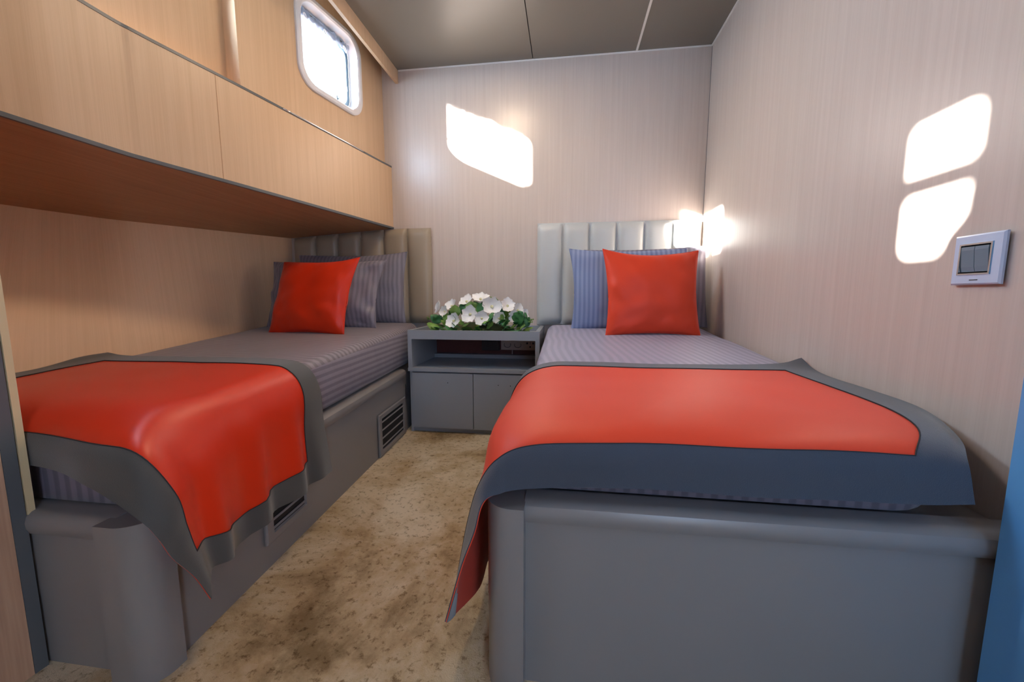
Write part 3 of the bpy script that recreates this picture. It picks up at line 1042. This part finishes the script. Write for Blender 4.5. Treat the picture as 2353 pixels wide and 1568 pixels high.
# right bed
pillow('pillow', 'lilac striped pillow against the right headboard, at the wall', 'pillow', (0.452, 2.425, 0.622), 0.71, 0.46, 0.11, 0.05, -0.16,
       M['pillow_stripe'], seed=5, wr=0.018, piping=M['pillow_stripe'], corners=(0.0, 0.0, 0.0, -0.03))
pillow('pillow', 'blue-lilac striped pillow showing left of the right red cushion', 'pillow', (0.352, 2.290, 0.610), 0.64, 0.45, 0.10, 0.07, -0.04,
       M['pillow_blue'], seed=8, wr=0.008, piping=M['pillow_blue'], corners=(0.012, 0, -0.02, -0.02))
cuR = pillow('cushion', 'square red cushion in front of the right bed pillows', 'cushion', (0.445, 2.085, 0.596), 0.485, 0.435, 0.12, 0.17, 0.12,
       M['red_right'], seed=31, wr=0.009, pinch=0.075, piping=M['red_right'], corners=(0.02, 0.01, -0.01, 0.0))

# ------------------------------------------------------------------ blankets
def cloth(rows, nr, nc, fn=None):
    """Catmull-Rom surface through a control net; returns fine grid"""
    fine_r = [curve_up(r, nc) for r in rows]
    cols = list(zip(*fine_r))
    fine = [curve_up(list(c), nr) for c in cols]
    G = [list(x) for x in zip(*fine)]
    if fn:
        for i, r in enumerate(G):
            for j, p in enumerate(r):
                G[i][j] = p + fn(i / nr, j / nc, p)
    return G

def blanket(name, label, rows, red_m, grey_m, seam_rows, seam_cols, fn, under_hem=None, stitch=True):
    nr, nc = 8, 8
    G = cloth(rows, nr, nc, fn)
    R, Cn = len(G), len(G[0])
    bm = bmesh.new()
    V, F = grid_faces(bm, G)
    bm.normal_update()
    nrm = [[V[i][j].normal.copy() for j in range(Cn)] for i in range(R)]
    # orient: up side
    sgn = 1 if sum(nrm[i][8].z for i in range(R)) > 0 else -1
    nrm = [[n * sgn for n in r] for r in nrm]
    bm.free()
    loc = Vector((sum(p.x for r in G for p in r) / (R * Cn), sum(p.y for r in G for p in r) / (R * Cn), min(p.z for r in G for p in r)))
    root = thing(name, label, 'blanket', loc)
    def shell(sel, lo, hi):
        bm = bmesh.new()
        top, bot = {}, {}
        def g(d, i, j, o):
            if (i, j) not in d:
                d[i, j] = bm.verts.new(G[i][j] + nrm[i][j] * o)
            return d[i, j]
        S_ = set(sel)
        for (i, j) in sel:
            bm.faces.new((g(top, i, j, hi), g(top, i + 1, j, hi), g(top, i + 1, j + 1, hi), g(top, i, j + 1, hi)))
            bm.faces.new((g(bot, i, j, lo), g(bot, i, j + 1, lo), g(bot, i + 1, j + 1, lo), g(bot, i + 1, j, lo)))
            for (di, dj, a, b) in ((-1, 0, (i, j), (i, j + 1)), (1, 0, (i + 1, j + 1), (i + 1, j)), (0, -1, (i + 1, j), (i, j)), (0, 1, (i, j + 1), (i + 1, j + 1))):
                if (i + di, j + dj) not in S_:
                    bm.faces.new((g(top, *a, hi), g(top, *b, hi), g(bot, *b, lo), g(bot, *a, lo)))
        return bm
    allc = [(i, j) for i in range(R - 1) for j in range(Cn - 1)]
    r0, r1 = seam_rows[0] * nr, seam_rows[1] * nr
    c0, c1 = seam_cols[0] * nc, seam_cols[1] * nc
    edge = [(i, j) for i, j in allc if i < r0 or i >= r1 or j < c0 or j >= c1]
    inner = [q for q in allc if q not in set(edge)]
    obj('red_panel', shell(allc, -0.0010, 0.0006), red_m, root, smooth=True, angle=60)
    obj('grey_border', shell(edge, 0.0008, 0.0028), grey_m, root, smooth=True, angle=60)
    if under_hem:
        obj('turned_hem', shell([q for q in allc if under_hem(*q)], -0.0024, -0.0012), M['grey_cloth'], root, smooth=True, angle=60)
    # stitched seam line between panel and border
    bm = bmesh.new()
    loop = [(r0, j) for j in range(c0, c1 + 1)] + [(i, c1) for i in range(r0 + 1, r1 + 1)] + \
           [(r1, j) for j in range(c1 - 1, c0 - 1, -1)] + [(i, c0) for i in range(r1 - 1, r0, -1)]
    pts = [G[i][j] + nrm[i][j] * 0.0026 for i, j in loop]
    tube(bm, pts + [pts[0]], 0.0012, 5)
    obj('seam_line', bm, M['thread'], root)
    return root

def T(y): return zL(y) + 0.011
rowsL = [
 # far edge
 [(-1.70, 1.235, T(1.23) + .010), (-1.60, 1.235, T(1.23)), (-1.25, 1.230, T(1.22) + .004), (-0.98, 1.225, T(1.22) + .003), (-0.888, 1.225, 0.560), (-0.848, 1.23, 0.490), (-0.845, 1.235, 0.37), (-0.842, 1.245, 0.265), (-0.838, 1.255, 0.172)],
 [(-1.70, 1.150, T(1.15) + .010), (-1.60, 1.150, T(1.15)), (-1.25, 1.145, T(1.15) + .004), (-0.97, 1.140, T(1.15) + .003), (-0.884, 1.14, 0.558), (-0.842, 1.14, 0.490), (-0.838, 1.135, 0.37), (-0.834, 1.14, 0.262), (-0.832, 1.145, 0.180)],
 [(-1.675, 1.02, T(1.02)), (-1.60, 1.02, T(1.02)), (-1.25, 1.02, T(1.02) + .006), (-0.97, 1.02, T(1.02) + .003), (-0.880, 1.02, 0.552), (-0.838, 1.02, 0.480), (-0.834, 1.02, 0.37), (-0.832, 1.02, 0.250), (-0.830, 1.02, 0.175)],
 [(-1.66, 0.86, T(.86)), (-1.58, 0.86, T(.86)), (-1.25, 0.86, T(.86) + .006), (-0.96, 0.86, T(.86) + .002), (-0.870, 0.86, 0.544), (-0.826, 0.86, 0.465), (-0.820, 0.86, 0.355), (-0.824, 0.86, 0.240), (-0.826, 0.86, 0.172)],
 [(-1.64, 0.72, T(.72)), (-1.56, 0.72, T(.72)), (-1.22, 0.72, T(.72) + .002), (-0.95, 0.72, T(.72) + .002), (-0.862, 0.725, 0.534), (-0.808, 0.730, 0.455), (-0.792, 0.735, 0.365), (-0.785, 0.740, 0.262), (-0.787, 0.748, 0.190)],
 [(-1.63, 0.660, 0.508), (-1.54, 0.660, 0.508), (-1.15, 0.657, 0.515), (-0.93, 0.626, 0.513), (-0.815, 0.618, 0.502), (-0.758, 0.630, 0.420), (-0.752, 0.640, 0.345), (-0.752, 0.655, 0.278), (-0.748, 0.680, 0.200)],
 [(-1.63, 0.654, 0.440), (-1.54, 0.654, 0.440), (-1.12, 0.650, 0.446), (-0.90, 0.596, 0.441), (-0.785, 0.580, 0.400), (-0.752, 0.588, 0.352), (-0.748, 0.606, 0.300), (-0.744, 0.640, 0.236), (-0.738, 0.664, 0.168)],
]
def foldL(i, j, p):
    # vertical folds on the hanging side, growing towards the hem
    k = max(0.0, min(1.0, (0.52 - p.z) / 0.30)) if j > 3.6 else 0.0
    a = 0.012 * math.sin(p.y * 42 + 0.8) + 0.004 * math.sin(p.y * 75 + p.z * 6)
    e = min(1.0, max(0.0, (6 - i)) / 1.6) * min(1, i / 1.2 + 0.2)
    top = 0.0018 * noise.noise(Vector((p.x * 7, p.y * 7, 2))) if j < 3.6 else 0
    return Vector((k * a * e + 0.005 * k, 0, top + 0.005 * k * math.sin(p.y * 21) * e))
blanket('blanket', 'red blanket with charcoal border draped over the foot of the left bed', rowsL, M['red'], M['grey_cloth'], (1, 5), (1, 7), foldL)

def TR(y): return zR(y) + 0.013
rowsR = [
 [(0.808, 1.46, TR(1.46) + .018), (0.70, 1.425, TR(1.42) + .003), (0.40, 1.40, TR(1.4)), (0.10, 1.40, TR(1.4)), (-0.06, 1.39, TR(1.39) - .003), (-0.148, 1.38, 0.520), (-0.178, 1.37, 0.42), (-0.186, 1.36, 0.28), (-0.190, 1.36, 0.16), (-0.192, 1.36, 0.09)],
 [(0.806, 1.36, TR(1.36) - .008), (0.70, 1.345, TR(1.34) - .002), (0.40, 1.32, TR(1.32)), (0.10, 1.32, TR(1.32)), (-0.06, 1.31, TR(1.31) - .003), (-0.148, 1.30, 0.516), (-0.184, 1.29, 0.42), (-0.192, 1.29, 0.28), (-0.196, 1.29, 0.13), (-0.198, 1.29, 0.055)],
 [(0.808, 1.18, TR(1.18) - .012), (0.70, 1.18, TR(1.18) - .002), (0.40, 1.18, TR(1.18) + .002), (0.10, 1.18, TR(1.18)), (-0.06, 1.18, TR(1.18) - .004), (-0.148, 1.18, 0.510), (-0.192, 1.17, 0.40), (-0.200, 1.16, 0.27), (-0.204, 1.16, 0.12), (-0.206, 1.16, 0.045)],
 [(0.806, 1.0, 0.548), (0.7, 1.0, 0.56), (0.4, 1.0, 0.57), (0.1, 1.0, 0.566), (-0.055, 1.0, 0.56), (-0.152, 0.99, 0.516), (-0.18, 0.99, 0.4), (-0.196, 0.98, 0.27), (-0.205, 0.97, 0.12), (-0.21, 0.97, 0.045)],
 [(0.745, 0.833, 0.535), (0.668, 0.828, 0.555), (0.37, 0.825, 0.562), (0.09, 0.82, 0.56), (-0.055, 0.816, 0.553), (-0.152, 0.819, 0.51), (-0.172, 0.828, 0.409), (-0.197, 0.842, 0.313), (-0.214, 0.837, 0.16), (-0.222, 0.837, 0.075)],
 [(0.6806, 0.7376, 0.5199), (0.598, 0.7349, 0.529), (0.3258, 0.7294, 0.5317), (0.0724, 0.724, 0.529), (-0.0588, 0.715, 0.5199), (-0.1231, 0.715, 0.491), (-0.1629, 0.7285, 0.4312), (-0.1919, 0.7557, 0.3344), (-0.2165, 0.751, 0.205), (-0.228, 0.745, 0.118)],
 [(0.686, 0.724, 0.4548), (0.5792, 0.7195, 0.4493), (0.3258, 0.715, 0.4493), (0.0724, 0.7113, 0.4493), (-0.0634, 0.7023, 0.4403), (-0.1177, 0.6932, 0.4321), (-0.152, 0.6842, 0.415), (-0.1683, 0.6787, 0.357), (-0.1937, 0.6742, 0.2864), (-0.2263, 0.6715, 0.1706)],
]
def foldR(i, j, p):
    top = 0.0022 * noise.noise(Vector((p.x * 6, p.y * 6, 5)))
    # front crease at the middle and soft ripples on the front drop
    if i > 3.5 and 1 < j < 5:
        top += 0.0
        dy = -0.0035 * math.exp(-((p.x - 0.086) / 0.010) ** 2) - 0.003 * math.sin(p.x * 22)
        return Vector((0, dy * min(1, (i - 3.5)), top))
    if j > 5:
        return Vector((-0.004 * math.sin(p.y * 26) * min(1, (j - 5)), 0, 0))
    return Vector((0, 0, top))
blanket('blanket', 'red blanket with slate border draped over the foot of the right bed', rowsR, M['red_right'], M['grey_cloth_right'], (1, 5), (1, 8), foldR,
        under_hem=lambda i, j: j >= 8 * 8 + 3 and i >= 5 * 8 - 1)

# ------------------------------------------------------------------ light switch on the right wall
sw = thing('light_switch', 'white double light switch with chrome surround on the right wall', 'light switch', (XR, 0.912, 0.826))
xp = XR - 0.004
obj('back_box', boxb(XR - 0.004, XR, 0.872, 0.950, 0.834, 0.918), M['rubber'], sw)
bm = bmesh.new()
outer = [(0.864, 0.826), (0.961, 0.826), (0.961, 0.926), (0.864, 0.926)]
def lp(off, x): return [(x, a + (off if a < 0.9 else -off), b + (off if b < 0.88 else -off)) for a, b in outer]
def lp2(ya, yb_, za, zb_, x): return [(x, ya, za), (x, yb_, za), (x, yb_, zb_), (x, ya, zb_)]
grid_faces(bm, [lp(0.004, XR - 0.003), lp(0.0, XR - 0.006), lp(0.0, XR - 0.010), lp(0.003, XR - 0.013),
                lp2(0.882, 0.946, 0.846, 0.908, XR - 0.0135), lp2(0.883, 0.945, 0.847, 0.907, XR - 0.006)], closed=True)
obj('cover_plate', bm, M['switch_plate'], sw, smooth=True, angle=25)
bm = bmesh.new()
grid_faces(bm, [lp2(0.881, 0.947, 0.845, 0.909, XR - 0.013), lp2(0.882, 0.946, 0.846, 0.908, XR - 0.0155),
                lp2(0.885, 0.943, 0.849, 0.905, XR - 0.0155), lp2(0.886, 0.942, 0.850, 0.904, XR - 0.008)], closed=True)
obj('chrome_surround', bm, M['chrome'], sw)
for a, b in ((0.8875, 0.9135), (0.9145, 0.9405)):
    bm = bmesh.new()
    rows = []
    for z, d in ((0.852, 0.011), (0.862, 0.0135), (0.880, 0.0150), (0.895, 0.0165), (0.902, 0.0160)):
        rows.append([(XR - 0.008, a, z), (XR - d, a, z), (XR - d, b, z), (XR - 0.008, b, z)])
    V, F = grid_faces(bm, rows, closed=True)
    bm.faces.new(V[0][::-1]); bm.faces.new(V[-1])
    obj('rocker', bm, M['rocker'], sw)
bm = bmesh.new()
box(bm, XR - 0.0138, XR - 0.0132, 0.904, 0.920, 0.8345, 0.8362)
obj('maker_mark', bm, M['rubber'], sw)

# ------------------------------------------------------------------ flower arrangement in the tray
fa = thing('flower_arrangement', 'low arrangement of white flowers and green leaves on the nightstand tray', 'flowers', (-0.52, 2.33, 0.571))
bm = bmesh.new()
rows = []
for k in range(9):
    t = k / 8
    ph = t * math.pi / 2
    rows.append([(-0.52 + 0.215 * math.cos(ph) * math.cos(a) * (1 + .08 * math.sin(5 * a)), 2.36 + 0.070 * math.cos(ph) * math.sin(a), 0.571 + 0.070 * math.sin(ph))
                 for a in [2 * math.pi * q / 28 for q in range(28)]])
grid_faces(bm, rows, closed=True)
obj('moss_base', bm, M['foam'], fa, smooth=True)

def leafmesh(L, W, curl, seed):
    bm = bmesh.new()
    n, m = 8, 4
    rows = []
    for i in range(n + 1):
        t = i / n
        wd = W * math.sin(math.pi * min(1, t * 0.97 + 0.03)) ** 0.75
        row = []
        for j in range(-m, m + 1):
            s = j / m
            row.append(Vector((s * wd, t * L, curl * t * t * L - 0.25 * abs(s) * wd * (1 - 0.5 * t) + 0.003 * math.sin(8 * t + seed + s))))
        rows.append(row)
    grid_faces(bm, rows)
    back = [[p - Vector((0, 0, 0.0008)) for p in r] for r in rows]
    grid_faces(bm, back)
    return bm

def petalmesh(L, W, cup):
    bm = bmesh.new()
    n, m = 7, 4
    rows = []
    for i in range(n + 1):
        t = i / n
        wd = W * (math.sin(math.pi * (0.08 + 0.84 * t)) ** 0.6) * (0.55 + 0.45 * t)
        if i == n: wd *= 0.55
        rows.append([Vector((j / m * wd, t * L - 0.10 * L * (abs(j) / m) ** 2 * (t > .8), cup * L * (t * t) * 0.5 + 0.20 * wd * (abs(j) / m) ** 2)) for j in range(-m, m + 1)])
    grid_faces(bm, rows)
    grid_faces(bm, [[p - Vector((0, 0, 0.0007)) for p in r] for r in rows])
    return bm

def place_bm(bm, pos, direction, up, spin=0.0):
    d = Vector(direction).normalized()
    u = Vector(up)
    x = d.cross(u).normalized()
    z = x.cross(d).normalized()
    R = Matrix((x, d, z)).transposed().to_4x4()
    bmesh.ops.transform(bm, matrix=Matrix.Translation(pos) @ R @ Matrix.Rotation(spin, 4, 'Y'), verts=bm.verts)
    return bm

def flower(pos, facing, size, seed):
    rnd = random.Random(seed)
    f = Vector(facing).normalized()
    a = f.cross(Vector((0, 0, 1)))
    if a.length < 0.1: a = Vector((1, 0, 0))
    a.normalize()
    b = a.cross(f).normalized()
    bm = bmesh.new()
    off = rnd.uniform(0, 2)
    n = 5
    for k in range(n):
        ang = off + k * 2 * math.pi / n
        d = (a * math.cos(ang) + b * math.sin(ang) + f * 0.30).normalized()
        big = k in (1, 4)
        pm = petalmesh(size * (1.0 if big else 0.92), size * (0.62 if big else 0.44), 0.28 + rnd.uniform(-.15, .2))
        place_bm(pm, Vector(pos), d, f)
        me = bpy.data.meshes.new('t'); pm.to_mesh(me); pm.free(); bm.from_mesh(me); bpy.data.meshes.remove(me)
    o = obj('flower', bm, M['petal'], fa, smooth=True)
    bm = bmesh.new()
    bmesh.ops.create_uvsphere(bm, u_segments=8, v_segments=6, radius=size * 0.14, matrix=Matrix.Translation(Vector(pos) + f * size * 0.12))
    obj('flower_centre', bm, M['petal_cream'], o, smooth=True)
    return o

FY = 2.35
FL = [(-0.515, 2.36, 0.775, (0.05, -0.5, 0.8), .052), (-0.600, 2.36, 0.762, (-0.3, -0.6, 0.7), .046), (-0.440, 2.33, 0.735, (0.15, -1, 0.25), .060),
      (-0.560, 2.28, 0.690, (-0.1, -1, 0.2), .052), (-0.490, 2.27, 0.668, (0.2, -1, 0.15), .044), (-0.690, 2.35, 0.735, (-0.5, -0.6, 0.6), .046),
      (-0.770, 2.35, 0.725, (-0.9, -0.5, 0.4), .044), (-0.655, 2.26, 0.652, (-0.2, -1, 0.3), .046), (-0.350, 2.35, 0.738, (0.4, -0.8, 0.5), .048),
      (-0.290, 2.35, 0.712, (0.8, -0.6, 0.4), .044), (-0.250, 2.36, 0.690, (1, -0.4, 0.3), .034), (-0.395, 2.31, 0.668, (0.3, -1, 0.1), .040),
      (-0.730, 2.33, 0.705, (-0.6, -0.9, 0.3), .036), (-0.310, 2.31, 0.680, (0.5, -1, 0.1), .038)]
for k, (x, y, z, f, s) in enumerate(FL):
    flower((x, y - 0.01, z), f, s * 1.2, k)
rnd = random.Random(4)
for k in range(96):
    t = rnd.uniform(-1, 1)
    x = -0.52 + 0.27 * t
    h = 0.12 * (1 - t * t) ** 0.5
    el = rnd.uniform(0.0, 1.0)
    y = 2.285 + 0.045 * rnd.uniform(-1, 1) + 0.05 * el
    z = 0.585 + h * el
    d = Vector((t * 0.9 + rnd.uniform(-.5, .5), -1.0 + 0.9 * el + rnd.uniform(-.3, .2), 0.15 + 0.8 * el + rnd.uniform(-.35, .25)))
    L = rnd.uniform(0.05, 0.085)
    lm = leafmesh(L, L * rnd.uniform(0.33, 0.48), rnd.uniform(-0.35, 0.1), k)
    up = Vector((rnd.uniform(-.4, .4), -0.7, 1.0)) if el < 0.6 else Vector((0, -1, 0.4))
    place_bm(lm, (x, y, z), d, up)
    obj('leaf', lm, M['leaf'] if rnd.random() < 0.68 else M['leaf_light'], fa, smooth=True)
for k, (p0, p1) in enumerate((((-0.46, 2.35, 0.66), (-0.455, 2.36, 0.785)), ((-0.44, 2.35, 0.66), (-0.425, 2.36, 0.775)), ((-0.27, 2.34, 0.62), (-0.205, 2.33, 0.652)),
                              ((-0.76, 2.33, 0.64), (-0.835, 2.31, 0.665)))):
    bm = bmesh.new()
    p0, p1 = Vector(p0), Vector(p1)
    tube(bm, [p0, (p0 + p1) / 2 + Vector((0, 0, .004)), p1], 0.0016, 5)
    for q in range(7):
        bmesh.ops.create_icosphere(bm, subdivisions=1, radius=0.0055, matrix=Matrix.Translation(p1 + Vector((rnd.uniform(-.014, .014), rnd.uniform(-.01, .01), rnd.uniform(-.01, .012)))))
    obj('sprig', bm, M['leaf_light'], fa, smooth=True)
